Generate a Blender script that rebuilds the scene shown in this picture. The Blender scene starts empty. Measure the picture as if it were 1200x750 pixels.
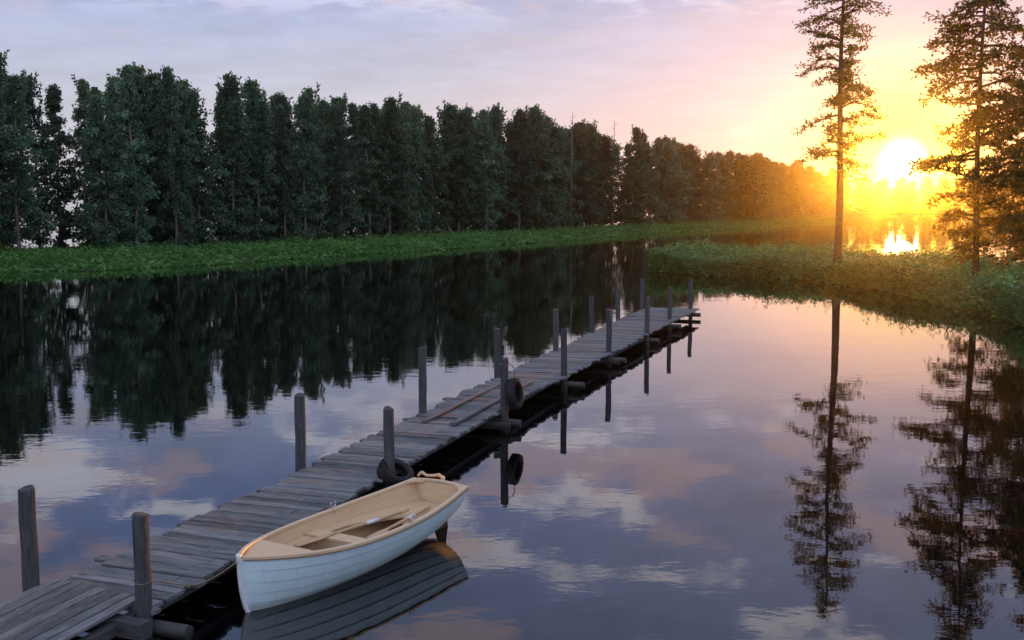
import bpy, math, random
import numpy as np
from mathutils import Vector, Matrix
R = math.radians
sc = bpy.context.scene
# ------------------------------------------------------------------ camera
cam_d = bpy.data.cameras.new('camera'); cam = bpy.data.objects.new('camera', cam_d)
sc.collection.objects.link(cam); sc.camera = cam
cam.location = (0, 0, 4.5)
cam.rotation_euler = (R(90 - 6.016), 0, 0)
cam_d.sensor_width = 36; cam_d.lens = 39.0
cam_d.clip_start = .1; cam_d.clip_end = 6000
# ------------------------------------------------------------------ sky, sun, exposure
SUN_AZ, SUN_EL = R(19.24), R(2.0)
S = Vector((math.sin(SUN_AZ)*math.cos(SUN_EL), math.cos(SUN_AZ)*math.cos(SUN_EL), math.sin(SUN_EL)))
world = bpy.data.worlds.new("World"); sc.world = world; world.use_nodes = True
nt = world.node_tree; nt.nodes.clear()
class NB:
    def __init__(s, nt): s.nt = nt
    def n(s, t, **k):
        nd = s.nt.nodes.new(t)
        for a, b in k.items(): setattr(nd, a, b)
        return nd
    def put(s, sock, v):
        if hasattr(v, 'is_output') or isinstance(v, bpy.types.NodeSocket): s.nt.links.new(v, sock)
        else: sock.default_value = v
    def m(s, op, a, b=0., c=0., clamp=False):
        nd = s.n('ShaderNodeMath', operation=op, use_clamp=clamp)
        s.put(nd.inputs[0], a); s.put(nd.inputs[1], b); s.put(nd.inputs[2], c); return nd.outputs[0]
    def vm(s, op, a, b=(0,0,0), out=0):
        nd = s.n('ShaderNodeVectorMath', operation=op); s.put(nd.inputs[0], a); s.put(nd.inputs[1], b); return nd.outputs[out]
    def scale(s, a, k):
        nd = s.n('ShaderNodeVectorMath', operation='SCALE'); s.put(nd.inputs[0], a); s.put(nd.inputs[3], k); return nd.outputs[0]
    def mix(s, f, a, b, t='RGBA', blend='MIX'):
        nd = s.n('ShaderNodeMix', data_type=t, blend_type=blend)
        s.put(nd.inputs[0], f)
        i = 6 if t == 'RGBA' else 2
        s.put(nd.inputs[i], a); s.put(nd.inputs[i+1], b); return nd.outputs[2 if t == 'RGBA' else 0]
    def rng(s, v, a, b, c=0., d=1., smooth=False):
        nd = s.n('ShaderNodeMapRange', interpolation_type='SMOOTHSTEP' if smooth else 'LINEAR')
        s.put(nd.inputs[0], v)
        for i, x in enumerate((a, b, c, d)): s.put(nd.inputs[i+1], x)
        return nd.outputs[0]
    def ramp(s, v, stops):
        nd = s.n('ShaderNodeValToRGB'); s.put(nd.inputs[0], v); e = nd.color_ramp.elements
        while len(e) < len(stops): e.new(.5)
        for i, (p, c) in enumerate(stops): e[i].position = p; e[i].color = (*c, 1)
        return nd.outputs[0]
    def noise(s, vec, scale, detail=4, rough=.5, dist=0., out=0):
        nd = s.n('ShaderNodeTexNoise'); s.put(nd.inputs['Vector'], vec)
        nd.inputs['Scale'].default_value = scale; nd.inputs['Detail'].default_value = detail
        nd.inputs['Roughness'].default_value = rough; nd.inputs['Distortion'].default_value = dist
        return nd.outputs[out]
b = NB(nt)
D = b.vm('NORMALIZE', b.n('ShaderNodeTexCoord').outputs['Generated'])
sx = b.n('ShaderNodeSeparateXYZ'); b.put(sx.inputs[0], D)
zup = b.m('MAXIMUM', sx.outputs[2], 0.)
dot = b.m('MAXIMUM', b.vm('DOT_PRODUCT', D, tuple(S), out=1), 0.)
om = b.m('SUBTRACT', 1., dot)
sky = b.n('ShaderNodeTexSky', sky_type='NISHITA', sun_disc=False)
sky.sun_elevation = SUN_EL; sky.sun_rotation = SUN_AZ; sky.air_density = 1.0; sky.dust_density = 1.5
cool = b.ramp(zup, [(0, (.60,.60,.73)), (.08, (.53,.56,.68)), (.15, (.42,.48,.70)), (.25, (.22,.31,.66)), (.42, (.26,.36,.64)), (1, (.40,.51,.70))])
warm = b.ramp(zup, [(0, (.82,.62,.65)), (.10, (.63,.56,.72)), (.19, (.42,.45,.70)), (1, (.42,.50,.72))])
wf = b.m('POWER', dot, 20.)
base = b.mix(wf, cool, warm)
den = b.m('ADD', zup, .10)
cp = b.n('ShaderNodeCombineXYZ')
b.put(cp.inputs[0], b.m('DIVIDE', sx.outputs[0], den)); b.put(cp.inputs[1], b.m('DIVIDE', sx.outputs[1], den)); cp.inputs[2].default_value = 3.7
c1 = b.noise(cp.outputs[0], 2.1, 6, .55, .25)
c2 = b.noise(b.vm('ADD', cp.outputs[0], (11.3, 4.1, 0)), 5.5, 6, .6, .2)
cm = b.m('ADD', b.m('MULTIPLY', c1, .62), b.m('MULTIPLY', c2, .38))
veil = b.rng(cm, .38, .60, .78, 1.10)
base = b.scale(base, b.mix(b.rng(zup, .10, .24), b.rng(cm, .38, .60, .92, 1.04), veil, 'FLOAT'))
lit = b.m('MULTIPLY', b.rng(cm, .52, .585, 0., 1., True), b.rng(zup, .155, .21, 0., 1.))
litc = b.mix(b.m('POWER', dot, 12.), (.92,.94,1.08,1), (1.06,.94,1.0,1))
base = b.mix(b.m('MULTIPLY', lit, .85), base, litc)
pk = b.m('MULTIPLY', b.rng(b.noise(b.vm('ADD', cp.outputs[0], (3.3, 9.1, 5)), 2.6, 4, .55), .50, .60, 0., .55, True), b.rng(zup, .12, .25, 0., 1.))
base = b.mix(pk, base, (.80,.56,.56,1))
back = b.rng(sx.outputs[1], .1, -.8, 1., 1.55)
base = b.scale(base, back)
def fall(w): return b.m('EXPONENT', b.m('DIVIDE', b.m('MULTIPLY', om, -1.), w))
base = b.mix(b.m('MULTIPLY', fall(.0045), .42), base, (1.0, .74, .58, 1))
base = b.mix(b.m('MULTIPLY', fall(.0018), .98), base, (1.12, .74, .02, 1))
glow = b.scale((1.0, .8, .02), fall(.0006))
disc = b.scale((1., .93, .62), b.m('MULTIPLY', fall(.000048), 24.))
tot = b.vm('ADD', b.vm('ADD', base, glow), disc)
tot = b.vm('ADD', b.scale(tot, 10.), b.scale(sky.outputs[0], .25))
bg = b.n('ShaderNodeBackground'); bg.inputs[1].default_value = .1; b.put(bg.inputs[0], tot)
wo = b.n('ShaderNodeOutputWorld'); b.put(wo.inputs[0], bg.outputs[0])
world.cycles.sampling_method = 'MANUAL'; world.cycles.sample_map_resolution = 1024
sl = bpy.data.lights.new('sun', 'SUN'); sl.energy = 3.6; sl.angle = R(.5); sl.color = (1., .37, .03)
so = bpy.data.objects.new('sun', sl); sc.collection.objects.link(so)
so.rotation_euler = S.to_track_quat('Z', 'Y').to_euler()
sc.view_settings.view_transform = 'Standard'; sc.view_settings.look = 'None'
sc.view_settings.exposure = 0.0; sc.view_settings.gamma = 1.0
sc.render.engine = 'CYCLES'
cy = sc.cycles
cy.max_bounces = 7; cy.diffuse_bounces = 2; cy.glossy_bounces = 3; cy.transmission_bounces = 3
cy.volume_bounces = 0; cy.transparent_max_bounces = 8; cy.use_denoising = True
cy.sample_clamp_indirect = 4.0; cy.caustics_reflective = False; cy.caustics_refractive = False
HAZE = 0.00018
# ------------------------------------------------------------------ materials
def mat(name):
    m = bpy.data.materials.new(name); m.use_nodes = True; t = m.node_tree; t.nodes.clear()
    q = NB(t); out = q.n('ShaderNodeOutputMaterial'); p = q.n('ShaderNodeBsdfPrincipled')
    t.links.new(p.outputs[0], out.inputs[0]); return m, q, p, out
def bump(q, p, h, strength, dist):
    bn = q.n('ShaderNodeBump'); bn.inputs['Strength'].default_value = strength; bn.inputs['Distance'].default_value = dist
    q.put(bn.inputs['Height'], h); q.put(p.inputs['Normal'], bn.outputs[0]); return bn
def wood(name, dark, light, rough=.8, wet=False, crack=True, gs=1.0, contrast=1.0, wear=None, spec=.3):
    m, q, p, o = mat(name)
    uv = q.n('ShaderNodeUVMap').outputs[0]
    mp = q.n('ShaderNodeMapping'); q.put(mp.inputs[0], uv); mp.inputs['Scale'].default_value = (1.3*gs, 26*gs, 1)
    g = q.noise(mp.outputs[0], 2.2, 8, .65, .6)
    mp2 = q.n('ShaderNodeMapping'); q.put(mp2.inputs[0], uv); mp2.inputs['Scale'].default_value = (2.2*gs, 7*gs, 1)
    g2 = q.noise(mp2.outputs[0], 1.6, 5, .6, .3)
    tone = q.n('ShaderNodeAttribute'); tone.attribute_name = 'tone'
    f = q.m('ADD', q.m('MULTIPLY', g, .6), q.m('MULTIPLY', g2, .4))
    f = q.rng(f, .5 - .17/contrast, .5 + .17/contrast)
    f = q.m('ADD', q.m('MULTIPLY', f, .62), q.m('MULTIPLY', q.m('SUBTRACT', tone.outputs['Fac'], .32), .62), clamp=True)
    c = q.mix(f, (*dark, 1), (*light, 1))
    if crack:
        mp3 = q.n('ShaderNodeMapping'); q.put(mp3.inputs[0], uv); mp3.inputs['Scale'].default_value = (1.1, 34, 1)
        k = q.rng(q.noise(mp3.outputs[0], 1.3, 3, .5, .4), .60, .66)
        c = q.mix(q.m('MULTIPLY', k, .75), c, (dark[0]*.25, dark[1]*.25, dark[2]*.28, 1))
    if wear:
        k = q.rng(q.noise(mp2.outputs[0], 3.1, 6, .7, .2), .60, .70)
        c = q.mix(q.m('MULTIPLY', k, .55), c, (*wear, 1))
    rr_ = q.rng(g, .3, .7, rough-.12, rough+.1)
    if wet:   # dark algae band where the wood stands in the lake
        sp = q.n('ShaderNodeSeparateXYZ'); q.put(sp.inputs[0], q.n('ShaderNodeNewGeometry').outputs['Position'])
        k = q.rng(q.m('ADD', sp.outputs[2], q.m('MULTIPLY', g2, -.16)), .02, .10, 1., 0., True)
        c = q.mix(q.m('MULTIPLY', k, .85), c, (.012, .016, .008, 1)); rr_ = q.mix(k, rr_, .3, 'FLOAT')
    q.put(p.inputs['Base Color'], c); q.put(p.inputs['Roughness'], rr_)
    p.inputs['Specular IOR Level'].default_value = spec
    bump(q, p, q.m('ADD', g, q.m('MULTIPLY', g2, .5)), .55, .012 if crack else .002)
    return m
M = {}
M['deck'] = wood('weathered_deck_wood', (.050,.055,.058), (.27,.285,.29), .72, wear=(.46,.47,.47), spec=.35, contrast=1.3)
M['post'] = wood('weathered_post_wood', (.028,.031,.032), (.135,.142,.143), .9, wet=True, wear=(.30,.30,.29))
M['beam'] = wood('wet_beam_wood', (.030,.031,.032), (.13,.13,.132), .8, wet=True)
M['tan'] = wood('varnished_boat_wood', (.60,.41,.22), (.80,.61,.38), .5, crack=False, gs=.8, spec=.4)
M['tan_floor'] = wood('worn_floor_wood', (.34,.18,.085), (.48,.28,.14), .6, crack=False, gs=.8)
M['gun'] = wood('gunwale_wood', (.62,.45,.27), (.80,.64,.43), .5, crack=False, gs=.8, spec=.4)
M['oar'] = wood('oar_wood', (.52,.32,.17), (.72,.50,.30), .5, crack=False, gs=1.5)
M['rub'] = wood('dark_rub_wood', (.20,.13,.07), (.34,.22,.12), .6, crack=False)
M['rudder'] = wood('dark_rudder_wood', (.06,.035,.02), (.13,.08,.05), .7, crack=False)
def plain(name, col, rough, ns=8., amt=.25, bstr=.2, bdist=.004, metal=0., spec=.5, bscale=None):
    m, q, p, o = mat(name); tc = q.n('ShaderNodeTexCoord').outputs['Object']
    n = q.noise(tc, ns, 6, .6)
    c = q.mix(q.rng(n, .35, .65), tuple(x*(1-amt) for x in col)+(1,), tuple(min(1, x*(1+amt*.6)) for x in col)+(1,))
    q.put(p.inputs['Base Color'], c); q.put(p.inputs['Roughness'], q.rng(n, .3, .7, rough-.08, rough+.08))
    p.inputs['Metallic'].default_value = metal; p.inputs['Specular IOR Level'].default_value = spec
    bump(q, p, q.noise(tc, bscale or ns*4, 4, .6), bstr, bdist); return m
M['paint'] = plain('pale_blue_hull_paint', (.66,.86,.88), .45, 3., .07, .12, .002)
_m = M['paint']; _q = NB(_m.node_tree); _p = [n for n in _m.node_tree.nodes if n.type == 'BSDF_PRINCIPLED'][0]
_src = _p.inputs['Base Color'].links[0].from_socket; _tc = _q.n('ShaderNodeTexCoord').outputs['Object']
_sp = _q.n('ShaderNodeSeparateXYZ'); _q.put(_sp.inputs[0], _tc)
_n1 = _q.noise(_tc, 5., 6, .65); _mp = _q.n('ShaderNodeMapping'); _q.put(_mp.inputs[0], _tc); _mp.inputs['Scale'].default_value = (9, 9, 1.2)
_n2 = _q.noise(_mp.outputs[0], 1.6, 5, .6)
_k = _q.rng(_q.m('ADD', _sp.outputs[2], _q.m('MULTIPLY', _n1, -.10)), -.02, .05, .55, 0., True)
_k = _q.m('MAXIMUM', _k, _q.rng(_n2, .57, .72, 0., .22)); _q.put(_p.inputs['Base Color'], _q.mix(_k, _src, (.30, .33, .27, 1)))
M['white'] = plain('white_paint', (.82,.84,.84), .4, 6., .06)
M['rubber'] = plain('black_tyre_rubber', (.009,.009,.010), .75, 20., .4, .4, .004)
M['rope'] = plain('hemp_rope', (.26,.20,.11), .9, 60., .4, .6, .003, bscale=180)
M['steel'] = plain('galvanised_steel', (.55,.56,.58), .35, 20., .2, metal=.9)
M['soil'] = plain('dark_bank_soil', (.030,.034,.016), .95, .8, .4, .8, .05)
def leafmat(name, c0, c1, c2, trans=.35, ns=.5, tcol=(.14,.20,.03), tone_amt=.6):
    m, q, p, o = mat(name)
    tc = q.n('ShaderNodeTexCoord').outputs['Object']; oi = q.n('ShaderNodeObjectInfo')
    off = q.n('ShaderNodeCombineXYZ'); q.put(off.inputs[0], q.m('MULTIPLY', oi.outputs['Random'], 57.)); q.put(off.inputs[1], q.m('MULTIPLY', oi.outputs['Random'], 23.))
    n = q.noise(q.vm('ADD', tc, off.outputs[0]), ns, 4, .6)
    tone = q.n('ShaderNodeAttribute'); tone.attribute_name = 'tone'
    f = q.m('ADD', q.m('MULTIPLY', q.rng(n, .33, .67), 1-tone_amt), q.m('MULTIPLY', tone.outputs['Fac'], tone_amt))
    c = q.mix(q.rng(f, 0, .55), (*c0, 1), (*c1, 1)); c = q.mix(q.rng(f, .55, 1.), c, (*c2, 1))
    c = q.scale(c, q.rng(oi.outputs['Random'], 0, 1, .55, 1.5))
    q.put(p.inputs['Base Color'], c); p.inputs['Roughness'].default_value = .5; p.inputs['Specular IOR Level'].default_value = .35
    tr = q.n('ShaderNodeBsdfTranslucent'); q.put(tr.inputs[0], q.mix(.5, c, (*tcol, 1)))
    ms = q.n('ShaderNodeMixShader'); ms.inputs[0].default_value = trans
    q.nt.links.new(p.outputs[0], ms.inputs[1]); q.nt.links.new(tr.outputs[0], ms.inputs[2]); q.nt.links.new(ms.outputs[0], o.inputs[0])
    return m
M['leaf'] = leafmat('forest_leaves', (.026,.062,.040), (.068,.135,.082), (.24,.35,.22), ns=.35)
M['pine'] = leafmat('shore_tree_leaves', (.025,.035,.012), (.05,.065,.02), (.09,.10,.035), trans=.5, ns=.6, tcol=(.42,.28,.03))
M['herb'] = leafmat('bank_herb_leaves', (.032,.10,.022), (.080,.21,.042), (.24,.39,.12), trans=.3, ns=.22, tcol=(.12,.30,.05))
M['shrub'] = leafmat('shore_shrub_leaves', (.024,.095,.028), (.085,.25,.075), (.34,.58,.27), trans=.3, ns=.25, tcol=(.14,.26,.05))
M['bark'] = plain('grey_brown_bark', (.22,.19,.16), .9, 6., .4, .8, .03)
M['bark2'] = plain('dark_pine_bark', (.085,.060,.042), .9, 4., .4, .9, .04)
# water: opaque dark lake with fresnel reflections and slow ripples
m, q, p, o = mat('lake_water'); M['water'] = m
geo = q.n('ShaderNodeNewGeometry').outputs['Position']
mp = q.n('ShaderNodeMapping'); q.put(mp.inputs[0], geo); mp.inputs['Scale'].default_value = (1., 1.7, 1.); mp.inputs['Rotation'].default_value = (0, 0, R(8))
w1 = q.noise(mp.outputs[0], 1.5, 3, .5, .4); w2 = q.noise(mp.outputs[0], .33, 2, .5, .3); w3 = q.noise(mp.outputs[0], 6., 2, .5)
patch = q.rng(q.noise(geo, .12, 3, .5), .40, .62, .35, 1.15)
h = q.m('MULTIPLY', q.m('ADD', q.m('ADD', q.m('MULTIPLY', w1, .5), q.m('MULTIPLY', w2, 1.1)), q.m('MULTIPLY', w3, .09)), patch)
p.inputs['Base Color'].default_value = (.001, .0016, .0022, 1); p.inputs['Roughness'].default_value = .015
p.inputs['IOR'].default_value = 1.75
bump(q, p, h, 1.0, .0032)
# ------------------------------------------------------------------ mesh helpers
rnd = random.Random(7); nr = np.random.default_rng(11)
class MB:
    def __init__(s): s.v = []; s.f = []; s.uv = []; s.t = []; s.sm = []
    def face(s, idx, uv, tone, smooth): s.f.append(idx); s.uv.extend(uv); s.t.append(tone); s.sm.append(smooth)
    def loft(s, rings, tone=.5, closed=True, cap=True, smooth=False, ou=None, wrap=False):
        """rings: list of lists of points; UV u runs along the loft in metres, v round the ring"""
        K = len(rings[0]); base = len(s.v); ou = ou if ou is not None else (rnd.uniform(0, 60), rnd.uniform(0, 60))
        for r in rings: s.v.extend([tuple(p) for p in r])
        us = [0.]
        for i in range(1, len(rings)): us.append(us[-1] + (Vector(rings[i][0]) - Vector(rings[i-1][0])).length)
        vs = [0.]; r0 = rings[len(rings)//2]
        for k in range(K): vs.append(vs[-1] + (Vector(r0[(k+1) % K]) - Vector(r0[k])).length)
        n = len(rings)
        for i in range(n if wrap else n-1):
            j = (i+1) % n; ui = us[i]; uj = us[i+1] if i+1 < n else us[i] + (us[1]-us[0])
            for k in range(K if closed else K-1):
                k2 = (k+1) % K
                s.face((base+i*K+k, base+i*K+k2, base+j*K+k2, base+j*K+k),
                       [(ou[0]+ui, ou[1]+vs[k]), (ou[0]+ui, ou[1]+vs[k+1]), (ou[0]+uj, ou[1]+vs[k+1]), (ou[0]+uj, ou[1]+vs[k])], tone, smooth)
        if cap and closed and not wrap:
            for i, rev in ((0, True), (n-1, False)):
                idx = [base+i*K+k for k in range(K)]
                if rev: idx = idx[::-1]
                s.face(tuple(idx), [(ou[0]+.3*s.v[a][0], ou[1]+.1*s.v[a][1]+.1*s.v[a][2]) for a in idx], tone*.8, False)
    def beam(s, a, b_, w, h, up=(0, 0, 1), n=4, jit=.004, tone=.5, ch=.008, bow=0.):
        a = Vector(a); b_ = Vector(b_); d = (b_-a).normalized(); side = d.cross(Vector(up)).normalized(); u = side.cross(d)
        rings = []
        for i in range(n+1):
            t = i/n; c = a.lerp(b_, t) + u*(bow*math.sin(t*math.pi)) + side*rnd.uniform(-jit, jit) + u*rnd.uniform(-jit, jit)*.5
            ww = w/2*(1+rnd.uniform(-jit, jit)*3); hh = h/2
            if ch: pts = [(-ww, -hh+ch), (-ww, hh-ch), (-ww+ch, hh), (ww-ch, hh), (ww, hh-ch), (ww, -hh+ch), (ww-ch, -hh), (-ww+ch, -hh)]
            else: pts = [(-ww, -hh), (-ww, hh), (ww, hh), (ww, -hh)]
            rings.append([c + side*x + u*y for x, y in pts])
        s.loft(rings, tone)
    def tube(s, pts, rads, K=10, tone=.5, jit=0., smooth=True, cap=True, wrap=False, sq=1.):
        pts = [Vector(p_) for p_ in pts]; rings = []; n = len(pts)
        if not hasattr(rads, '__len__'): rads = [rads]*n
        ref = None; pj = [1+rnd.uniform(-jit, jit) for _ in range(K)]
        for i in range(n):
            if wrap: d = pts[(i+1) % n]-pts[i-1]
            else: d = pts[min(i+1, n-1)]-pts[max(i-1, 0)]
            d.normalize()
            if ref is None: ref = Vector((0, 0, 1)) if abs(d.z) < .9 else Vector((1, 0, 0))
            a = (ref - d*ref.dot(d)).normalized(); ref = a; c = d.cross(a)
            rings.append([pts[i] + (a*math.cos(2*math.pi*k/K)*sq + c*math.sin(2*math.pi*k/K))*rads[i]*pj[k]*(1+rnd.uniform(-jit, jit)*.3) for k in range(K)])
        s.loft(rings, tone, smooth=smooth, cap=cap, wrap=wrap)
    def prism(s, poly, z0, z1, tone=.5, ou=None):
        """flat board with outline poly [(x,y)], in the local xy plane"""
        base = len(s.v); n = len(poly); ou = ou or (rnd.uniform(0, 50), rnd.uniform(0, 50))
        s.v.extend([(x, y, z0) for x, y in poly]); s.v.extend([(x, y, z1) for x, y in poly])
        s.face(tuple(range(base+n, base+2*n)), [(ou[0]+x, ou[1]+y) for x, y in poly], tone, False)
        s.face(tuple(range(base+n-1, base-1, -1)), [(ou[0]+x, ou[1]+y) for x, y in poly[::-1]], tone, False)
        for i in range(n):
            j = (i+1) % n
            s.face((base+i, base+j, base+n+j, base+n+i), [(ou[0]+poly[i][0], ou[1]), (ou[0]+poly[j][0], ou[1]), (ou[0]+poly[j][0], ou[1]+.03), (ou[0]+poly[i][0], ou[1]+.03)], tone, False)
def link(o, parent=None, **props):
    sc.collection.objects.link(o)
    if parent is not None: o.parent = parent
    for k, v in props.items(): o[k] = v
    return o
def build(mb, name, material, parent=None, recalc=True, **props):
    me = bpy.data.meshes.new(name); me.from_pydata(mb.v, [], mb.f)
    uvl = me.uv_layers.new(name='UVMap'); uvl.data.foreach_set('uv', np.array(mb.uv, dtype=np.float32).ravel())
    at = me.attributes.new('tone', 'FLOAT', 'FACE'); at.data.foreach_set('value', np.array(mb.t, dtype=np.float32))
    me.polygons.foreach_set('use_smooth', np.array(mb.sm, dtype=bool))
    me.materials.append(material)
    if recalc:
        import bmesh
        bm = bmesh.new(); bm.from_mesh(me); bmesh.ops.recalc_face_normals(bm, faces=bm.faces); bm.to_mesh(me); bm.free()
    me.update(); return link(bpy.data.objects.new(name, me), parent, **props)
def quads(name, V, tone, material, parent=None, loc=None, mesh_only=False, **props):
    """V: (n,4,3) array of quads"""
    n = len(V); me = bpy.data.meshes.new(name)
    me.vertices.add(n*4); me.vertices.foreach_set('co', V.reshape(-1).astype(np.float32))
    me.loops.add(n*4); me.loops.foreach_set('vertex_index', np.arange(n*4, dtype=np.int32))
    me.polygons.add(n); me.polygons.foreach_set('loop_start', np.arange(0, n*4, 4, dtype=np.int32))
    me.update(calc_edges=True)
    at = me.attributes.new('tone', 'FLOAT', 'FACE'); at.data.foreach_set('value', tone.astype(np.float32))
    me.materials.append(material)
    if mesh_only: return me
    o = link(bpy.data.objects.new(name, me), parent, **props)
    if loc is not None: o.location = loc
    return o
def unit(a): return a/np.maximum(np.linalg.norm(a, axis=-1, keepdims=True), 1e-9)
def leaves(C, Dn, L, W, bend=.0):
    """rhombic leaves: centres C (n,3), directions Dn (n,3), lengths L, widths W; random roll"""
    n = len(C); r = unit(nr.normal(size=(n, 3))); side = unit(np.cross(Dn, r))
    L = np.asarray(L).reshape(-1, 1)*np.ones((n, 1)); W = np.asarray(W).reshape(-1, 1)*np.ones((n, 1))
    k = .12*L*Dn
    return np.stack([C-Dn*L/2, C+side*W/2-k, C+Dn*L/2, C-side*W/2-k], axis=1)
def empty(name, loc=(0, 0, 0), rz=0., **props):
    o = bpy.data.objects.new(name, None); o.empty_display_size = .3; link(o, None, **props)
    o.location = loc; o.rotation_euler = (0, 0, rz); return o
# ------------------------------------------------------------------ the setting: water and banks
def sheet(name, x0, x1, y0, y1, z, material, **props):
    me = bpy.data.meshes.new(name); me.from_pydata([(x0, y0, z), (x1, y0, z), (x1, y1, z), (x0, y1, z)], [], [(0, 1, 2, 3)])
    me.materials.append(material); return link(bpy.data.objects.new(name, me), None, **props)
sheet('water', -1100, 1100, -300, 1500, 0, M['water'], kind='structure')
def resample(pts, step):
    pts = np.array(pts, float); seg = np.linalg.norm(np.diff(pts, axis=0), axis=1); s = np.r_[0, np.cumsum(seg)]
    n = max(2, int(s[-1]/step)); t = np.linspace(0, s[-1], n)
    return np.stack([np.interp(t, s, pts[:, 0]), np.interp(t, s, pts[:, 1])], 1)
def ribbon(name, front, back, height=.35, n=160, k=12, wob=.5):
    """a low strip of land between a front and a back waterline"""
    def rs(p):
        p = np.array(p, float); seg = np.linalg.norm(np.diff(p, axis=0), axis=1); s = np.r_[0, np.cumsum(seg)]/seg.sum()
        t = np.linspace(0, 1, n); return np.stack([np.interp(t, s, p[:, 0]), np.interp(t, s, p[:, 1])], 1)
    F = rs(front); B = rs(back); ph = nr.uniform(0, 6, 6); i = np.arange(n)
    w = wob*(np.sin(i*.9+ph[0])*.5+np.sin(i*.37+ph[1])*.6+np.sin(i*1.7+ph[2])*.3)
    d = unit(B-F); F = F + d*w[:, None]
    prof = [(-.02, -.5), (0, -.02), (.03, .35), (.1, .8), (.25, 1), (.4, .95), (.55, 1), (.7, .95), (.85, .9), (.95, .5), (1, -.02), (1.02, -.5)]
    V = []; Fc = []
    for a in range(n):
        for (t, z) in prof:
            p_ = F[a]*(1-t)+B[a]*t; V.append((p_[0], p_[1], z*height if z > 0 else z))
    m_ = len(prof)
    for a in range(n-1):
        for c in range(m_-1): Fc.append((a*m_+c, (a+1)*m_+c, (a+1)*m_+c+1, a*m_+c+1))
    me = bpy.data.meshes.new(name); me.from_pydata(V, [], Fc); me.materials.append(M['soil'])
    for pl in me.polygons: pl.use_smooth = True
    link(bpy.data.objects.new(name, me), None, kind='structure')
    return F, B
farF, farB = ribbon('forest_bank', [(-78,50),(-47,62),(-33.5,72.6),(-28.6,74.4),(-24.1,78.4),(-20.0,86.5),(-10.9,101.5),(-1.8,117.8),(7.9,137.1),(21.7,166.1),(40.0,196.7),(56.0,222.7),(88,270),(108,345),(126,430)],
       [(-108,74),(-72,88),(-56,100),(-50,108),(-42,120),(-33,134),(-19,158),(4,194),(24,224),(46,262),(66,300),(82,330),(100,360),(118,400),(150,470)], .22, 260)
farF2, farB2 = ribbon('distant_bank', [(118,420),(150,446),(200,452),(300,440),(420,420)], [(118,470),(150,500),(210,505),(310,500),(430,480)], .5, 80)
penF, penB = ribbon('near_bank', [(9.1,72.6),(10.3,71.2),(12.2,69.6),(15.0,67.3),(17.8,63.6),(19.2,56),(19.2,47),(18.7,40.2),(20.2,33),(27,26),(41,21)],
       [(9.3,73.6),(12,78.5),(15,82),(19,83.5),(23,79),(27,73),(30,68),(34,62),(42,56),(52,50),(62,44)], .4, 140, wob=.25)
# ------------------------------------------------------------------ trees
def forest_mesh(seed, H=15., Rm=2.3, low=.025, nlimb=78, lsz=(.22, .40), per=13, clumps=8):
    r = np.random.default_rng(seed); tr = MB()
    global rnd; rnd = random.Random(seed)
    lean = r.normal(size=2)*.15; zs = np.linspace(0, H*.97, 9)
    cx_ = lambda z: np.array([lean[0]*(z/H)**2*3 + .08*math.sin(z*.7+seed), lean[1]*(z/H)**2*3 + .08*math.cos(z*.6+seed)])
    tr.tube([(*cx_(z), z-.5 if i == 0 else z) for i, z in enumerate(zs)], [.19*(1-z/H*.88) for z in zs], 7, jit=.08)
    C = []; Dd = []; T = []
    for i in range(nlimb):
        t = low + (1-low)*(i+r.uniform(0, 1))/nlimb; z = H*t
        prof = min(1., (t-low)/.12+.45)*min(1., (1-t)/.42+.03)
        az = r.uniform(0, 2*math.pi); L = Rm*prof*r.uniform(.55, 1.2)
        if r.random() < .05: L *= 1.4
        droop = r.uniform(.15, .55) if t < .85 else r.uniform(-.9, .1)
        c0 = np.array([*cx_(z), z]); dh = np.array([math.cos(az), math.sin(az), 0])
        def pt(u): return c0 + dh*L*u + np.array([0, 0, L*(.35*u - droop*u*u*1.3)])
        tr.tube([tuple(pt(u)) for u in (0, .4, .8)], [.045, .03, .012], 4)
        tone0 = r.uniform(.15, .85)
        for j in range(clumps):
            u = .25+.8*(j+r.uniform(0, 1))/clumps; cc = pt(u) + r.normal(size=3)*.16*Rm/2.3
            n = per; off = r.normal(size=(n, 3))*np.array([.21, .21, .15])*(Rm/2.3)**.5
            C.append(cc+off); dd = unit(off*np.array([1, 1, .3]) + dh*.35 + np.array([0, 0, -.35]) + r.normal(size=(n, 3))*.35)
            Dd.append(dd); T.append(np.clip(tone0*.8 + .08 + r.normal(size=n)*.14, 0, 1))
    # feathery leader
    for j in range(20):
        z = H*(.92+.085*j/20); cc = np.array([*cx_(z), z]) + r.normal(size=3)*np.array([.30, .30, .1])*(1-j/24)
        off = r.normal(size=(8, 3))*.13; C.append(cc+off); Dd.append(unit(off+np.array([0, 0, .1]))); T.append(np.full(8, .5))
    for j in range(12):
        z = H*r.uniform(.62, .97); az = r.uniform(0, 6.28); rr = Rm*(.25+.9*(1-z/H)); b0 = np.array([*cx_(z), z])+np.array([math.cos(az), math.sin(az), 0])*rr
        for k in range(7):
            cc = b0+np.array([math.cos(az)*.05*k, math.sin(az)*.05*k, .2*k]); off = r.normal(size=(4, 3))*.10
            C.append(cc+off); Dd.append(unit(off+np.array([0, 0, .12]))); T.append(np.full(4, .45))
    C = np.concatenate(C); Dd = np.concatenate(Dd); T = np.concatenate(T)
    V = leaves(C, Dd, r.uniform(*lsz, size=len(C)), r.uniform(*lsz, size=len(C))*.6)
    rnd = random.Random(seed+99)
    return tr, V, T
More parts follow.
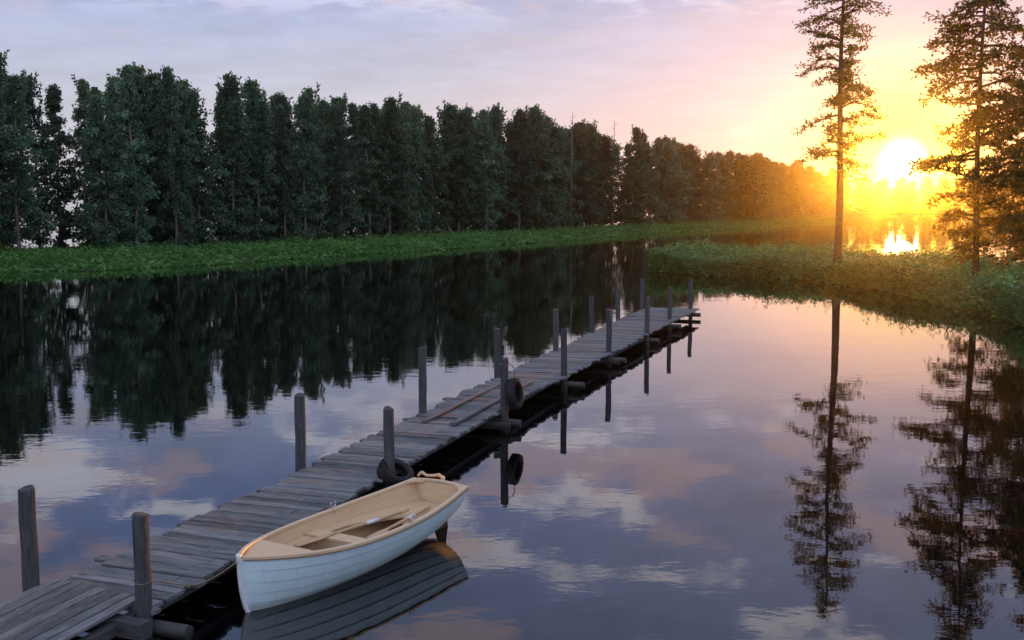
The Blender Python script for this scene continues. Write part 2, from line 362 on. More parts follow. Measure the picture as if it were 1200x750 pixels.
FOR = [dict(H=15.5, Rm=2.2, low=.10, nlimb=64), dict(H=15, Rm=2.5, low=.07), dict(H=16, Rm=2.0, nlimb=85), dict(H=15, Rm=2.7, nlimb=105), dict(H=16, Rm=1.8, nlimb=80), dict(H=14.5, Rm=2.4)]
protos = []
for i, kw in enumerate(FOR):
    tr, V, T = forest_mesh(40+i, **kw)
    tm = build(tr, 'trunk', M['bark']); cm_ = quads('crown', V, T, M['leaf'])
    protos.append((kw['H'], tm, cm_)); sc.collection.objects.unlink(tm); sc.collection.objects.unlink(cm_)
def put_tree(x, y, H, rz, k, wide=1., **props):
    h0, tm, cr = protos[k]; e = empty('forest_tree', (x, y, .15), rz, **props); s = H/h0
    e.scale = (s*wide, s*wide, s)
    for src in (tm, cr):
        c = src.copy(); sc.collection.objects.link(c); c.parent = e
    return e
G1 = 'trees of the wood on the far bank'; G2 = 'trees of the distant wood under the sun'
L1 = 'dark leafy tree in the dense wood standing behind the green grass bank'
L2 = 'hazy tree in the distant row under the sun, across the bright water'
tr_ = random.Random(5)
line = [(-66,62),(-52,71),(-41,83),(-36.5,88.5),(-31,96),(-18.5,117),(0,150),(26,195),(61,256),(92,335),(118,405)]
ln = resample(line, .5)
def along(s): i = min(int(s/.5), len(ln)-2); return ln[i], unit(ln[i+1]-ln[i])
tot_len = .5*(len(ln)-1)
# heights of the wood along the line, metres (gently uneven, as in the photo)
hs = [0, 22, 40, 47, 55, 80, 118, 170, 240, 330, 420]; hh_ = [15.4, 15.7, 15.8, 15.3, 15.8, 15.4, 16.6, 15.2, 14.3, 14.2, 14.0]
def H_at(s): return float(np.interp(s, hs, hh_))
gap_dir = np.array([-.397, 1.]); gap_dir /= np.linalg.norm(gap_dir)
ntree = 0
for row in range(3):
    s = [1., 2.5, 0.][row]
    while s < tot_len:
        p0, d = along(s); nrm = np.array([-d[1], d[0]])
        q0 = p0 + nrm*(row*4.2 + tr_.uniform(-1.9, 1.9)); dist = np.linalg.norm(q0)
        px = q0[0]/q0[1]
        ok = not (-.402 < px < -.394)            # the slot where the sky shows through
        if row > 0 and -.425 < px < -.375 and tr_.random() < .25: ok = False
        if px < -.62: ok = False
        if row == 2 and s > 150: ok = False
        if ok:
            hfac = tr_.uniform(.90, 1.06) if row else tr_.uniform(.84, 1.05)
            put_tree(q0[0], q0[1], H_at(s)*hfac, tr_.uniform(0, 6.28), tr_.randrange(6), tr_.uniform(.80, 1.12)*(1.0 if s < 110 else 1.2 if s < 170 else 1.4), label=L1, category='tree', group=G1); ntree += 1
        s += tr_.choice([1.9, 2.6, 3.2, 4.6])*tr_.uniform(.85, 1.15)*(1.0 if s < 130 else 1.45 if s < 220 else 2.1)
for row in range(2):
    x = 122.
    while x < 330:
        y = 458 + row*10 + tr_.uniform(-3, 3) + max(0, (x-200))*-.05
        put_tree(x, y, tr_.uniform(13.2, 14.8)*(1. if 148 < x < 172 else 1.04), tr_.uniform(0, 6.28), tr_.randrange(6), tr_.uniform(1.5, 2.0), label=L2, category='tree', group=G2); ntree += 1
        x += tr_.uniform(5.0, 7.5)
print('trees', ntree)
# two thin bare poles of dead trees that stick out of the wood's skyline
for (x, y, h_) in ((8.6, 164, 17.6), (16.0, 178, 17.4)):
    q_ = MB(); q_.tube([(0, 0, -.3), (.1, 0, h_*.5), (.25, .1, h_)], [.16, .1, .03], 6)
    for i in range(14):
        z = h_*(.55+.44*i/14); a = i*2.4; q_.tube([(.2, .05, z), (.2+math.cos(a)*.6, .05+math.sin(a)*.6, z+.12)], [.03, .01], 4)
    o_ = build(q_, 'dead_tree', M['bark'], label='thin bare dead tree rising above the wood, '+('the left of the two' if x < 10 else 'the right of the two'), category='dead tree', group='dead trees in the wood')
    o_.location = (x, y, .1)
# large trees on the near bank
def big_tree(x, y, H, rt, seed, prof, low, label, nlimb, per, lsz, clump=.21, top=None):
    global rnd; rnd = random.Random(seed); r = np.random.default_rng(seed)
    e = empty('shore_tree', (x, y, .3), 0, label=label, category='tree')
    t_ = MB(); zs = np.linspace(0, H*.985, 14); ph = r.uniform(0, 6)
    axf = lambda z: np.array([.10*math.sin(z*.35+ph), .08*math.cos(z*.3+ph)])
    t_.tube([(*axf(z), z-.6 if i == 0 else z) for i, z in enumerate(zs)], [rt*(1.25 if i == 0 else 1)*(1-.86*(z/H)**1.15) for i, z in enumerate(zs)], 10, jit=.06)
    C = []; Dd = []; T = []
    for i in range(nlimb):
        t = low+(1-low)*((i+r.uniform(0, 1))/nlimb); z = H*t; az = r.uniform(0, 2*math.pi)
        L = float(np.interp(t, *prof))*r.uniform(.5, 1.15)
        dh = np.array([math.cos(az), math.sin(az), 0]); c0 = np.array([*axf(z), z]); rise = r.uniform(-.1, .55); sag = r.uniform(.1, .75)
        kink = r.normal(size=3)*.08*L
        def pt(u): return c0+dh*L*u+np.array([0, 0, L*(rise*u-sag*u*u)])+kink*math.sin(u*3.14)
        t_.tube([tuple(pt(u)) for u in (0, .35, .7, 1.)], [.018*L+.03, .012*L+.02, .018, .008], 5)
        nc = max(3, int(L*3.6))
        for j in range(nc):
            u = .30+.72*(j+r.uniform(0, 1))/nc; sp = dh[[1, 0, 2]]*np.array([-1, 1, 0])*r.uniform(-1.2, 1.2)*.22*L*u
            cc = pt(u)+sp+np.array([0, 0, r.uniform(0, .12)])
            t_.tube([tuple(pt(max(0, u-.12))), tuple(cc)], [.013, .006], 3)
            n = per; off = r.normal(size=(n, 3))*np.array([1, 1, .6])*clump*r.uniform(.6, 1.1)
            C.append(cc+off); Dd.append(unit(off+r.normal(size=(n, 3))*.2*clump*2)); T.append(np.clip(r.uniform(.2, .8)+r.normal(size=n)*.15, 0, 1))
    C = np.concatenate(C); Dd = np.concatenate(Dd); T = np.concatenate(T)
    V = leaves(C, Dd, r.uniform(*lsz, size=len(C)), r.uniform(*lsz, size=len(C))*.55)
    build(t_, 'trunk', M['bark2'], e); quads('crown', V, T, M['pine'], e)
    print(label, len(C)); return e
big_tree(19.0, 65.0, 20.0, .25, 3, ([0, .3, .5, .75, .92, 1.], [1.3, 2.2, 2.4, 2.1, 1.5, .5]), .31,
         'tall slender tree with a bare lower trunk, standing alone left of the sun', 80, 26, (.12, .24))
big_tree(21.4, 51.4, 17.0, .17, 8, ([0, .15, .32, .5, .8, 1.], [.9, 1.3, 2.6, 2.9, 2.2, .5]), .10,
         'thin trunked tree with drooping leafy boughs right of the sun', 115, 30, (.12, .24))
big_tree(24.6, 49.0, 15.5, .20, 15, ([0, .3, .6, .85, 1.], [2.0, 3.2, 3.0, 2.0, .5]), .10,
         'densest shore tree, half cut off by the right edge of the photo', 150, 34, (.13, .26))
big_tree(27.6, 58.0, 14.0, .18, 21, ([0, .3, .6, .85, 1.], [2.0, 2.8, 2.6, 1.8, .5]), .10,
         'shore tree standing behind the densest one at the right edge', 110, 30, (.13, .26))
# ------------------------------------------------------------------ ground cover
def inside_strip(F, B, n, tpow=1., t0=.0, t1=1., ranges=None):
    a = nr.uniform(0, len(F)-1.001, n) if ranges is None else nr.uniform(ranges[0], ranges[1], n)
    i = a.astype(int); fr = (a-i)[:, None]; f_ = F[i]*(1-fr)+F[i+1]*fr; b_ = B[i]*(1-fr)+B[i+1]*fr
    t = t0+(t1-t0)*nr.uniform(0, 1, n)**tpow
    return f_*(1-t[:, None])+b_*t[:, None], t
def herbs(name, P, t, hmin, hmax, nleaf, ls, material, height_edge=.6, gz=.33, edge=.16, **props):
    n = len(P); h = nr.uniform(hmin, hmax, n)*(height_edge+(1-height_edge)*np.clip(t/.06, 0, 1))
    h *= .85+.3*np.sin(P[:, 0]*.55+1)*np.sin(P[:, 1]*.42)
    tall = nr.random(n) < .06; h[tall] *= nr.uniform(1.2, 1.6, tall.sum())
    h *= np.clip(.35+.65*t/edge, 0, 1)
    z0 = np.clip(t/.12, 0, 1)*gz-.02
    lean = nr.normal(size=(n, 2))*.16
    lf = np.tile((np.arange(nleaf)+.5)/nleaf, (n, 1))+nr.uniform(-.4, .4, (n, nleaf))/nleaf
    az = nr.uniform(0, 6.28, (n, 1))+np.arange(nleaf)[None, :]*2.3+nr.normal(size=(n, nleaf))*.3
    L = ls*nr.uniform(.6, 1.2, (n, nleaf))*(1.15-.6*lf)
    dz = nr.uniform(-.15, .75, (n, nleaf))
    dd = unit(np.stack([np.cos(az), np.sin(az), dz], -1))
    c = np.stack([P[:, 0, None]+lean[:, 0, None]*lf*h[:, None], P[:, 1, None]+lean[:, 1, None]*lf*h[:, None], z0[:, None]+lf*h[:, None]], -1)+dd*L[..., None]*.5
    V = leaves(c.reshape(-1, 3), dd.reshape(-1, 3), L.reshape(-1), L.reshape(-1)*.42)
    pt_ = np.where(nr.random(n) < .24, nr.uniform(.7, 1., n), nr.uniform(.0, .42, n))+.12*np.sin(P[:, 0]*.9)*np.sin(P[:, 1]*.7+2)
    T = np.clip(pt_[:, None]+nr.normal(size=(n, nleaf))*.10+(tall*.3)[:, None], 0, 1).reshape(-1)
    # upright blades
    bl = nr.random(n) < .8; k = bl.sum(); d3 = unit(np.stack([lean[bl, 0]*1.5, lean[bl, 1]*1.5, np.ones(k)], -1))
    cb = np.stack([P[bl, 0], P[bl, 1], z0[bl]+h[bl]*.45], -1)
    V2 = leaves(cb, d3, h[bl]*nr.uniform(.9, 1.35, k), np.full(k, ls*.2)); T2 = nr.uniform(.2, .7, k)
    print(name, len(V)+len(V2))
    return quads(name, np.concatenate([V, V2]), np.concatenate([T, T2]), material, **props)
iA = 12; P1, t1_ = inside_strip(farF, farB, 16000, 1.1, -.015, .50, (10, 160))
herbs('grass', P1, t1_, .55, 1.0, 9, .42, M['herb'], kind='stuff', label='bright green grass and herbs along the far bank under the wood')
P1, t1_ = inside_strip(farF, farB, 7000, 1.1, -.01, .6, (150, 258))
herbs('grass', P1, t1_, .6, 1.1, 5, .8, M['herb'], kind='stuff', label='green grass on the far end of the long bank')
P1, t1_ = inside_strip(farF2, farB2, 1800, 1., .0, .5)
herbs('grass', P1, t1_, .7, 1.4, 5, 1.3, M['herb'], kind='stuff', label='grass on the distant bank under the sun')
P2, t2_ = inside_strip(penF, penB, 9000, 1.0, .0, 1.)
keep = P2[:, 0] < 46
herbs('undergrowth', P2[keep], t2_[keep], .85, 1.5, 16, .36, M['shrub'], edge=.02, kind='stuff', label='dense leafy green undergrowth covering the near bank')
P2, t2_ = inside_strip(penF, penB, 3500, 1.0, .0, .10)
keep = P2[:, 0] < 40
herbs('reeds', P2[keep], t2_[keep], .8, 1.35, 15, .30, M['shrub'], height_edge=.75, edge=.03, kind='stuff', label='leafy plants leaning over the water along the near bank')
# ------------------------------------------------------------------ the pier
rnd = random.Random(21)
O = Vector((-3.9, 11.7, 0)); U = Vector((.304, .9527, 0)).normalized(); Vv = Vector((U.y, -U.x, 0))
def W(s, v, z=0.): return O+U*s+Vv*v+Vector((0, 0, z))
RP = [(-.72, .40), (5.2, .48), (10.61, .55), (15.5, .46), (19.97, .55), (24.63, .73), (28.96, .70), (33.29, .80)]
LP = [(-.63, -1.06), (5.21, -1.02), (10.07, -.97), (14.72, -.96), (19.7, -.91), (24.2, -.97), (28.54, -1.06), (32.59, -1.0)]
TOPR = [1.40, 1.42, 1.46, 1.52, 1.58, 1.54, 1.54, 1.53]
TOPL = [1.52, 1.54, 1.69, 1.56, 1.55, 1.57, 1.55, 1.60]
pier = empty('wooden_pier', tuple(W(0, 0, 0)), 0, label='long weathered grey wooden pier on posts leading out over the lake', category='pier')
def to_local(mb): mb.v = [(x-pier.location.x, y-pier.location.y, z) for x, y, z in mb.v]; return mb
def wr(s): return .45 if s < 14 else float(np.interp(s, [14, 20, 27, 30, 34], [.48, .70, .86, 1.0, 1.12]))
deck = MB(); s = -.62; skew = .0
while s < 33.4:
    w = rnd.choice([.115, .135, .15, .15, .17, .19]); skew += rnd.uniform(-.012, .012); skew = max(-.05, min(.05, skew)); skew *= .93
    far_skew = float(np.interp(s, [29, 33.4], [0, .10]))
    sk = (-.06 if s < 3 else 0)*max(0, 1-s/3)+skew+rnd.uniform(-.012, .012)+far_skew
    zt = .40+.012*math.sin(s*1.1)+rnd.uniform(-.007, .009)
    l = -.95+rnd.uniform(-.09, .05); r_ = wr(s)+rnd.uniform(-.06, .06)
    if rnd.random() < .08: l -= rnd.uniform(.05, .12)
    roll = rnd.uniform(-.02, .02); tone = min(1, max(0, rnd.gauss(.5, .2)))
    cuts = [(l, r_)]
    if rnd.random() < .2: c_ = rnd.uniform(-.3, .3); cuts = [(l, c_-.006), (c_+.006, r_)]
    for (a_, c_) in cuts:
        deck.beam(W(s+a_*sk, a_, zt-.022), W(s+c_*sk, c_, zt-.022+rnd.uniform(-.004, .004)), w, .042, up=Vector((U.x*roll, U.y*roll, 1)), n=5, jit=.004, tone=tone+rnd.uniform(-.12, .12), bow=rnd.uniform(-.006, .008))
    s += w+rnd.choice([.004, .008, .012, .016, .03])
# lengthwise boards of the near end, laid beside and over the first planks
v_ = -1.0
while v_ < .28:
    w = rnd.uniform(.11, .19)
    e0 = -.48-.16*(v_+.3)+rnd.uniform(-.07, .07)
    deck.beam(W(-9., v_+w/2, .435), W(e0, v_+w/2+.01, .450), w, .042, n=8, jit=.004, tone=min(1, max(0, rnd.gauss(.5, .2))), bow=rnd.uniform(-.01, .01))
    v_ += w+rnd.uniform(.008, .03)
build(to_local(deck), 'deck', M['deck'], pier)
str_ = MB()
for v_ in (-.72, -.25, .26):
    for a_, c_ in ((-9., 4.9), (4.95, 10.3), (10.35, 15.2), (15.25, 19.7), (19.75, 24.4), (24.45, 28.7), (28.75, 33.3)):
        str_.beam(W(a_, v_+rnd.uniform(-.02, .02), .295), W(c_, v_+rnd.uniform(-.02, .02), .295), .10, .13, jit=.004)
for a_ in (20, 24.6, 28.9): str_.beam(W(a_, .56, .295), W(a_+4.2, .70, .295), .09, .13)
build(to_local(str_), 'stringer', M['beam'], pier)
for i, (s, v_) in enumerate(RP):
    q_ = MB(); z = .145; ex = [.70, .62, .72, .80, .88, .98, .98, 1.05][i]
    q_.tube([W(s+.17, -1.16, z), W(s+.17, -.3, z+.01), W(s+.17, .3, z), W(s+.15, ex+.12, z)], [.075, .085, .085, .08], 9, jit=.06)
    if i == 0: q_.beam(W(s-.2, -1.05, .30), W(s-.26, .62, .30), .16, .17, tone=.5)
    if i in (2, 4): q_.beam(W(s-.16, -1.1, z), W(s-.17, ex, z-.01), .09, .14)
    build(to_local(q_), 'cross_beam', M['beam'], pier)
def post(s, v_, top, rad):
    q_ = MB(); lx, ly = rnd.uniform(-.018, .018), rnd.uniform(-.018, .018); c = W(s, v_); n = 9
    pts = [(c.x+lx*(z-.5)+rnd.uniform(-.006, .006), c.y+ly*(z-.5)+rnd.uniform(-.006, .006), z) for z in np.linspace(-1.2, top-.015, n)]+[(c.x+lx*(top-.5), c.y+ly*(top-.5), top)]
    q_.tube(pts, [rad*rnd.uniform(.96, 1.04) for _ in range(n)]+[rad*.86], 11, tone=rnd.uniform(.35, .7), jit=.07, smooth=False)
    build(to_local(q_), 'post', M['post'], pier)
for (s, v_), t in zip(RP, TOPR): post(s, v_, t, .083 if s < 8 else .078)
for (s, v_), t in zip(LP, TOPL): post(s, v_, t, .085 if s < 8 else .08)
for v_ in (-1.1, .42): post(-6.8, v_, 1.2, .085)
# two loose boards lying on the deck
for nm, a_, c_ in (('longer loose board lying lengthwise on the deck, on its right side', (8.9, .10), (14.1, .07)), ('shorter loose board lying lengthwise on the deck, on its left side', (9.04, -.52), (13.46, -.52))):
    q_ = MB(); q_.beam(W(*a_, .447), W(*c_, .447), .10, .045, n=8, jit=.003, tone=.42)
    build(q_, 'loose_board', M['deck'], label=nm, category='board', group='loose boards on the deck')
# ------------------------------------------------------------------ tyres
def tyre(label, center, axis, Ro=.30, Ri=.165, wd=.17):
    rot = Vector((0, 0, 1)).rotation_difference(Vector(axis).normalized()); n = 48
    prof = [(Ri, -wd*.32), (Ri+.015, -wd*.42), (Ri+.06, -wd*.52), (Ro-.045, -wd*.5), (Ro-.012, -wd*.36), (Ro, -wd*.16), (Ro, wd*.16), (Ro-.012, wd*.36), (Ro-.045, wd*.5), (Ri+.06, wd*.52), (Ri+.015, wd*.42), (Ri, wd*.32), (Ri+.02, wd*.22), (Ro-.05, wd*.30), (Ro-.03, 0), (Ro-.05, -wd*.30), (Ri+.02, -wd*.22)]
    e = empty('tyre', tuple(center), 0, label=label, category='tyre'); q_ = MB()
    rings = [[rot @ Vector((math.cos(a)*x, math.sin(a)*x, z)) for x, z in prof] for a in [2*math.pi*i/n for i in range(n)]]
    q_.loft(rings, smooth=True, wrap=True, cap=False); build(q_, 'tyre_body', M['rubber'], e)
    q_ = MB()
    for i in range(44):
        a = 2*math.pi*i/44; a2 = a+.055
        for zz in (-1, 1):
            p0 = [rot @ Vector((math.cos(t)*r_, math.sin(t)*r_, z)) for t, r_, z in ((a, Ro-.01, zz*wd*.06), (a2, Ro-.01, zz*wd*.06), (a2+.05, Ro-.03, zz*wd*.46), (a+.05, Ro-.03, zz*wd*.46))]
            p1 = [rot @ Vector((math.cos(t)*r_, math.sin(t)*r_, z)) for t, r_, z in ((a, Ro+.003, zz*wd*.06), (a2, Ro+.003, zz*wd*.06), (a2+.05, Ro-.010, zz*wd*.48), (a+.05, Ro-.010, zz*wd*.48))]
            q_.loft([p0, p1])
    build(q_, 'tread', M['rubber'], e); return e
pR2 = W(5.2, .48); pR3 = W(10.61, .55)
tyre('black tyre slung round the pier post beside the boat stern', (pR2.x+.10, pR2.y-.06, .44), (.42, -.30, .86), .285, .165, .18)
tyre('black tyre hanging upright on a rope from a pier post', (pR3.x+.20, pR3.y-.03, .76), (.93, -.34, .12), .31, .18, .18)
def rope(name, pts, r_, label, cat='rope', **k):
    q_ = MB(); P_ = [Vector(p_) for p_ in pts]; out = []
    for i in range(len(P_)-1):
        p0 = P_[max(i-1, 0)]; p1 = P_[i]; p2 = P_[i+1]; p3 = P_[min(i+2, len(P_)-1)]
        for t in np.linspace(0, 1, 8, endpoint=False):
            t = float(t); out.append(.5*((2*p1)+(-p0+p2)*t+(2*p0-5*p1+4*p2-p3)*t*t+(-p0+3*p1-3*p2+p3)*t**3))
    out.append(P_[-1]); q_.tube(out, r_, 7, jit=.05)
    return build(q_, name, M['rope'], label=label, category=cat, **k)
def ring_pts(c, r_, z, n=14): return [(c.x+math.cos(a)*r_, c.y+math.sin(a)*r_, z+.012*math.sin(a)) for a in [2*math.pi*i/n for i in range(n+1)]]
rope('hanging_rope', ring_pts(pR3, .088, 1.36)+[(pR3.x+.12, pR3.y-.02, 1.34), (pR3.x+.19, pR3.y-.03, 1.25), (pR3.x+.20, pR3.y-.03, 0.96)], .010, 'thin rope from the post top down to the upright tyre')
# ------------------------------------------------------------------ rowing boat (local: x from stern to bow, y to port, z up, water at 0)
BL = 3.84; bow = Vector((-2.98, 11.78)); ang = -2.115
BX = bow.x-math.cos(ang)*BL; BY = bow.y-math.sin(ang)*BL
boat = empty('rowing_boat', (BX, BY, 0), ang, label='small pale blue clinker rowing boat with tan wooden inside moored at the pier', category='boat')
def cub(x, xs, ys):
    xs = np.array(xs); ys = np.array(ys); i = int(np.clip(np.searchsorted(xs, x)-1, 0, len(xs)-2))
    def sl_(j): return (ys[min(j+1, len(xs)-1)]-ys[max(j-1, 0)])/(xs[min(j+1, len(xs)-1)]-xs[max(j-1, 0)])
    h = xs[i+1]-xs[i]; t = (x-xs[i])/h; m0, m1 = sl_(i)*h, sl_(i+1)*h
    return float((2*t**3-3*t**2+1)*ys[i]+(t**3-2*t**2+t)*m0+(-2*t**3+3*t**2)*ys[i+1]+(t**3-t**2)*m1)
TX = [0, .15, .3, .45, .6, .75, .87, .95, 1.0]
def Bh(t): return cub(t, TX, [.45, .55, .625, .65, .63, .53, .36, .18, .02])
def Sh(t): return cub(t, TX, [.64, .585, .55, .535, .535, .555, .59, .62, .64])
def Kz(t): return cub(t, TX, [.17, .05, -.03, -.07, -.09, -.10, -.10, -.09, -.08])
def hull_pt(t, g, off=0., inset=0.):
    B = max(.0, Bh(t)-inset); vee = min(1, max(0, (t-.45)/.5)); sg = math.sin(math.pi/2*g); cg = 1-math.cos(math.pi/2*g)
    y = B*((.66*sg+.34*g)*(1-vee)+(.45*sg+.55*g)*vee)
    z = Kz(t)+(Sh(t)-Kz(t))*(cg*.85+.15*g*g)+ (inset*1.0*(1-g))
    x = BL*t - .24*(1-g)**2*max(0, (t-.6)/.4)**2 + .10*(1-g)*max(0, (.12-t)/.12)   # raked stem and transom
    ny, nz = math.sin(math.pi/2*g), -math.cos(math.pi/2*g)
    return (x, y+off*max(.2, ny), z+off*nz)
NS = 7; ts = [i/60 for i in range(61)]
hull = MB()
gl = [0, .17, .33, .48, .62, .75, .875, 1.0]
for sd in (1, -1):
    for j in range(NS):
        for (ga, gb, oa, ob) in ((gl[j], gl[j]+(gl[j+1]-gl[j])*.5, .014 if j else 0, .008), (gl[j]+(gl[j+1]-gl[j])*.5, gl[j+1]+.012*(j < NS-1), .008, .001)):
            rows = []
            for t in ts:
                fade = min(1, (1-t)/.06)
                a = hull_pt(t, ga, oa*fade); c = hull_pt(t, gb, ob*fade); rows.append([(a[0], sd*a[1], a[2]), (c[0], sd*c[1], c[2])])
            hull.loft(rows, closed=False, smooth=True)
        if j:
            rows = []
            for t in ts:
                fade = min(1, (1-t)/.06); a = hull_pt(t, gl[j]+.012, .0); c = hull_pt(t, gl[j], .014*fade); rows.append([(a[0], sd*a[1], a[2]), (c[0], sd*c[1], c[2])])
            hull.loft(rows, closed=False, smooth=False)
# transom outer face
tp = [hull_pt(0, g/16) for g in range(17)]
poly = [(x, y, z) for x, y, z in tp]+[(x, -y, z) for x, y, z in tp[::-1]]
base = len(hull.v); hull.v.extend(poly); hull.face(tuple(range(base, base+len(poly))), [(p_[1], p_[2]) for p_ in poly], .5, False)
build(hull, 'hull', M['paint'], boat, recalc=True)
stem = MB(); pts = [hull_pt(1, g/12) for g in range(13)]; pts.append((BL+.012, 0, Sh(1)+.045))
stem.tube([(p_[0]+.006, 0, p_[2]) for p_ in pts], .026, 8)
keel = [(hull_pt(t, 0)[0], 0, hull_pt(t, 0)[2]-.02) for t in [i/20 for i in range(21)]]
stem.tube(keel, .022, 6); build(stem, 'stem', M['white'], boat)
lin = MB()
for sd in (1, -1):
    rows = []
    for t in [.004+.973*i/50 for i in range(51)]:
        rows.append([(lambda p_: (p_[0], sd*p_[1], p_[2]))(hull_pt(t, g/10, inset=.022)) for g in range(0, 11)])
    lin.loft(rows, closed=False, smooth=True, tone=.5)
tp = [hull_pt(.005, g/16, inset=.02) for g in range(17)]
poly = [(x, y, z) for x, y, z in tp]+[(x, -y, z) for x, y, z in tp[::-1]]
base = len(lin.v); lin.v.extend(poly); lin.face(tuple(range(base, base+len(poly))), [(p_[1], p_[2]) for p_ in poly], .5, False)
build(lin, 'lining', M['tan'], boat, recalc=False)
def inner(t, zz):
    """inner half-breadth at height zz"""
    for g in range(0, 101):
        p_ = hull_pt(t, g/100, inset=.022)
        if p_[2] >= zz: return max(.0, p_[1]-.004), p_[0]
    return Bh(t)-.03, BL*t
flo = MB()
for k in range(-3, 4):
    okk = [t for t in [i/100 for i in range(3, 95)] if inner(t, .045)[0] > abs(k)*.125+.075]
    if not okk: continue
    flo.beam((BL*okk[0], k*.125, .06), (BL*okk[-1], k*.125, .06), .116, .02, n=3, jit=.001, ch=.003, tone=.5+rnd.uniform(-.15, .15))
build(flo, 'floorboards', M['tan_floor'], boat)
gun = MB(); rub = MB()
for sd in (1, -1):
    rows = []; rows2 = []
    for t in [i/60*.995 for i in range(61)]:
        x, y, z = hull_pt(t, 1.0); y = max(y, .012); yi = max(.0, y-.045)
        rows.append([(x, sd*(y+.012), z-.012), (x, sd*(y+.012), z+.016), (x, sd*(y+.004), z+.022), (x, sd*yi, z+.022), (x, sd*(yi-.004 if yi > .01 else yi), z+.014), (x, sd*yi, z-.012)])
        rows2.append([(x, sd*(y+.008), z-.026), (x, sd*(y+.022), z-.024), (x, sd*(y+.022), z-.012), (x, sd*(y+.008), z-.010)])
    gun.loft(rows); rub.loft(rows2)
y = Bh(0); z = Sh(0)
gun.beam((.018, -y+.03, z+.004), (.018, y-.03, z+.004), .040, .036, n=4, jit=0, bow=.03)
for sd in (1, -1):   # corner knees
    gun.v; i0 = len(gun.v)
    gun.prism([(.035, sd*(y-.035)), (.24, sd*(Bh(.06)-.05)), (.10, sd*(y-.09)), (.035, sd*(y-.20))], z-.016, z+.010)
build(gun, 'gunwale', M['gun'], boat); build(rub, 'rub_rail', M['rub'], boat)
SZ = .36
def side_line(t0, t1, zz, n=14): return [(inner(t, zz)[1], inner(t, zz)[0]) for t in [t0+(t1-t0)*i/n for i in range(n+1)]]
# stern sheets with curved front, running into the two side benches up to the bow seat
def strip_board(mb, t0, t1, zz, w0, w1, sd, curve=None, n=24):
    top = []; 
    for i in range(n+1):
        t = t0+(t1-t0)*i/n; yo, x = inner(t, zz); w_ = w0+(w1-w0)*i/n
        if curve: w_ = curve(t, yo)
        top.append((x, sd*yo, sd*max(.0, yo-w_)))
    rows = [[(x, a, zz-.012), (x, a, zz+.012), (x, c, zz+.012), (x, c, zz-.012)] for x, a, c in top]
    mb.loft(rows, tone=.6)
def scurve(t, yo):
    if t < .22: return yo
    if t < .42: return .17+(yo-.17)*(1-math.sqrt(max(0, 1-((.42-t)/.20)**2)) if False else ((.42-t)/.20)**1.6)
    return .17-(.03*(t-.42)/.4)
ben = MB()
for sd in (1, -1): strip_board(ben, .013, .80, SZ, .2, .2, sd, scurve, 60)
build(ben, 'side_bench', M['tan'], boat)
th = MB(); t0 = .535; hw = .115
L_ = side_line(t0-hw/BL, t0+hw/BL, SZ+.026, 2); th.prism([(x, y) for x, y in L_]+[(x, -y) for x, y in L_[::-1]], SZ+.015, SZ+.040, .65)
build(th, 'thwart', M['tan'], boat)
fd = MB(); zf = .575
L_ = [(x, max(.0, y)) for x, y in side_line(.80, .985, zf, 12)]
fd.prism([(x, y) for x, y in L_]+[(x, -y) for x, y in L_[::-1] if y > 0], zf-.02, zf+.006, .7)
fd.beam((BL*.80, -Bh(.80)+.10, zf-.055), (BL*.80, Bh(.80)-.10, zf-.055), .02, .07, jit=0)
build(fd, 'bow_seat', M['tan'], boat)
for t in (.40,):
    for sd in (1, -1):
        q_ = MB(); x, y, z = hull_pt(t, 1.0); y -= .02
        q_.tube([(x, sd*(y-.02), z-.03), (x, sd*(y-.01), z+.03)], .009, 6)
        q_.tube([(x+math.cos(a)*.045, sd*y, z+.075+math.sin(a)*.045) for a in [math.pi*.75+i*math.pi*1.5/12 for i in range(13)]], .008, 6)
        build(q_, 'rowlock', M['steel'], boat)
q_ = MB(); q_.tube([(BL+.02, .02, Sh(1)-.02), (BL+.05, 0, Sh(1)-.05), (BL+.02, -.02, Sh(1)-.02)], .008, 6); build(q_, 'mooring_ring', M['steel'], boat)
rud = MB()
prof_r = [(-.02, .62), (.06, .16), (.13, .02), (.12, -.25), (-.12, -.25), (-.16, -.02), (-.11, .2), (-.09, .62)]
base = len(rud.v)
for yy in (-.016, .016): rud.v.extend([(x, yy, z) for x, z in prof_r])
n = len(prof_r); rud.face(tuple(range(base, base+n)), [(a, c) for a, c in prof_r], .5, False); rud.face(tuple(range(base+2*n-1, base+n-1, -1)), [(a, c) for a, c in prof_r[::-1]], .5, False)
for i in range(n): j = (i+1) % n; rud.face((base+i, base+j, base+n+j, base+n+i), [(prof_r[i][1], 0), (prof_r[j][1], 0), (prof_r[j][1], .03), (prof_r[i][1], .03)], .5, False)
rd = build(rud, 'rudder', M['rudder'], boat)
q_ = MB(); q_.tube([(-.06, .0, .58), (-.06, .0, .70), (-.05, -.06, .735), (-.02, -.15, .72), (-.01, -.25, .715), (-.04, -.34, .74), (-.08, -.40, .71), (-.06, -.43, .67)], [.030, .030, .026, .021, .019, .021, .024, .018], 9)
build(q_, 'tiller', M['tan'], rd)
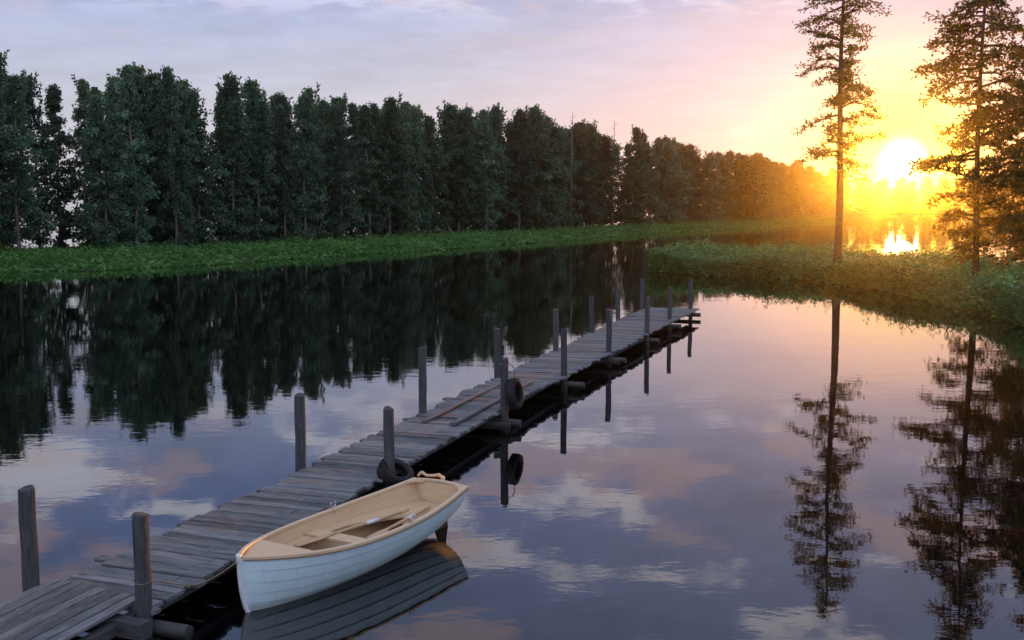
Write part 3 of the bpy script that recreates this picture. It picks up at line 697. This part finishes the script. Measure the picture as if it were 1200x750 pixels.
# oars
Minv = Matrix.Translation((BX, BY, 0)) @ Matrix.Rotation(ang, 4, 'Z')
def oar(label, blade, grip):
    a = Vector(blade); c = Vector(grip); d = (c-a); Lo = d.length; d.normalize(); up = Vector((0, 0, 1)); sdv = d.cross(up).normalized(); up = sdv.cross(d)
    e = empty('oar', tuple(a), 0, label=label, category='oar', group='oars lying in the boat'); at = lambda s_: d*s_
    q_ = MB(); q_.tube([at(Lo*.28), at(Lo*.5), at(Lo*.7), at(Lo*.93)], [.018, .022, .022, .020], 10); build(q_, 'shaft', M['oar'], e)
    q_ = MB(); rows = []
    for s_, w_, h_ in ((0, .045, .006), (.02, .062, .007), (.35*Lo*.6, .066, .009), (Lo*.26, .035, .013), (Lo*.33, .019, .018)):
        rows.append([at(s_)+sdv*w_*math.cos(k*math.pi/4)+up*h_*math.sin(k*math.pi/4) for k in range(8)])
    q_.loft(rows, smooth=True); build(q_, 'blade', M['oar'], e)
    q_ = MB(); q_.tube([at(Lo*.60), at(Lo*.72)], .025, 12); build(q_, 'collar', M['white'], e)
    q_ = MB(); q_.tube([at(Lo*.90), at(Lo*.95), at(Lo)], [.017, .019, .016], 10); build(q_, 'grip', M['oar'], e)
    return e
def bw(x, y, z): v = Minv @ Vector((x, y, z)); return (v.x, v.y, v.z)
oar('oar lying in the boat, its blade nearer the pier', bw(2.62, -.30, .405), bw(.72, -.02, .425))
oar('oar lying in the boat, its blade nearer the open water', bw(1.96, .30, .415), bw(.42, .12, .415))
# painter from the stem to the first pier post
pR1 = W(-.72, .40); bb = Vector(bw(BL+.03, 0, Sh(1)-.03))
mid = (bb+Vector((pR1.x, pR1.y, .62)))/2
rope('mooring_rope', [tuple(bb), (bb.x+(pR1.x-bb.x)*.25, bb.y+(pR1.y-bb.y)*.25, .52), (mid.x, mid.y, .50), (pR1.x+.12, pR1.y+.10, .66)]+ring_pts(pR1, .088, .70), .007, 'tan mooring rope from the boat bow to the nearest right hand pier post')
# ------------------------------------------------------------------ haze
if HAZE:
    me = bpy.data.meshes.new('haze')
    x0, x1, y0, y1, z0, z1 = -1110, 1110, -310, 1510, -3, 24
    vs_ = [(x, y, z) for x in (x0, x1) for y in (y0, y1) for z in (z0, z1)]
    me.from_pydata(vs_, [], [(0, 1, 3, 2), (4, 6, 7, 5), (0, 4, 5, 1), (2, 3, 7, 6), (0, 2, 6, 4), (1, 5, 7, 3)])
    m = bpy.data.materials.new('haze_air'); m.use_nodes = True; t = m.node_tree; t.nodes.clear()
    o_ = t.nodes.new('ShaderNodeOutputMaterial'); pv = t.nodes.new('ShaderNodeVolumePrincipled')
    pv.inputs['Color'].default_value = (.95, .86, .68, 1); pv.inputs['Density'].default_value = HAZE; pv.inputs['Anisotropy'].default_value = .96
    t.links.new(pv.outputs[0], o_.inputs['Volume']); me.materials.append(m)
    link(bpy.data.objects.new('haze', me), None, kind='stuff', label='thin warm evening haze over the lake')
for me in list(bpy.data.objects):
    if me.users == 0: bpy.data.objects.remove(me)
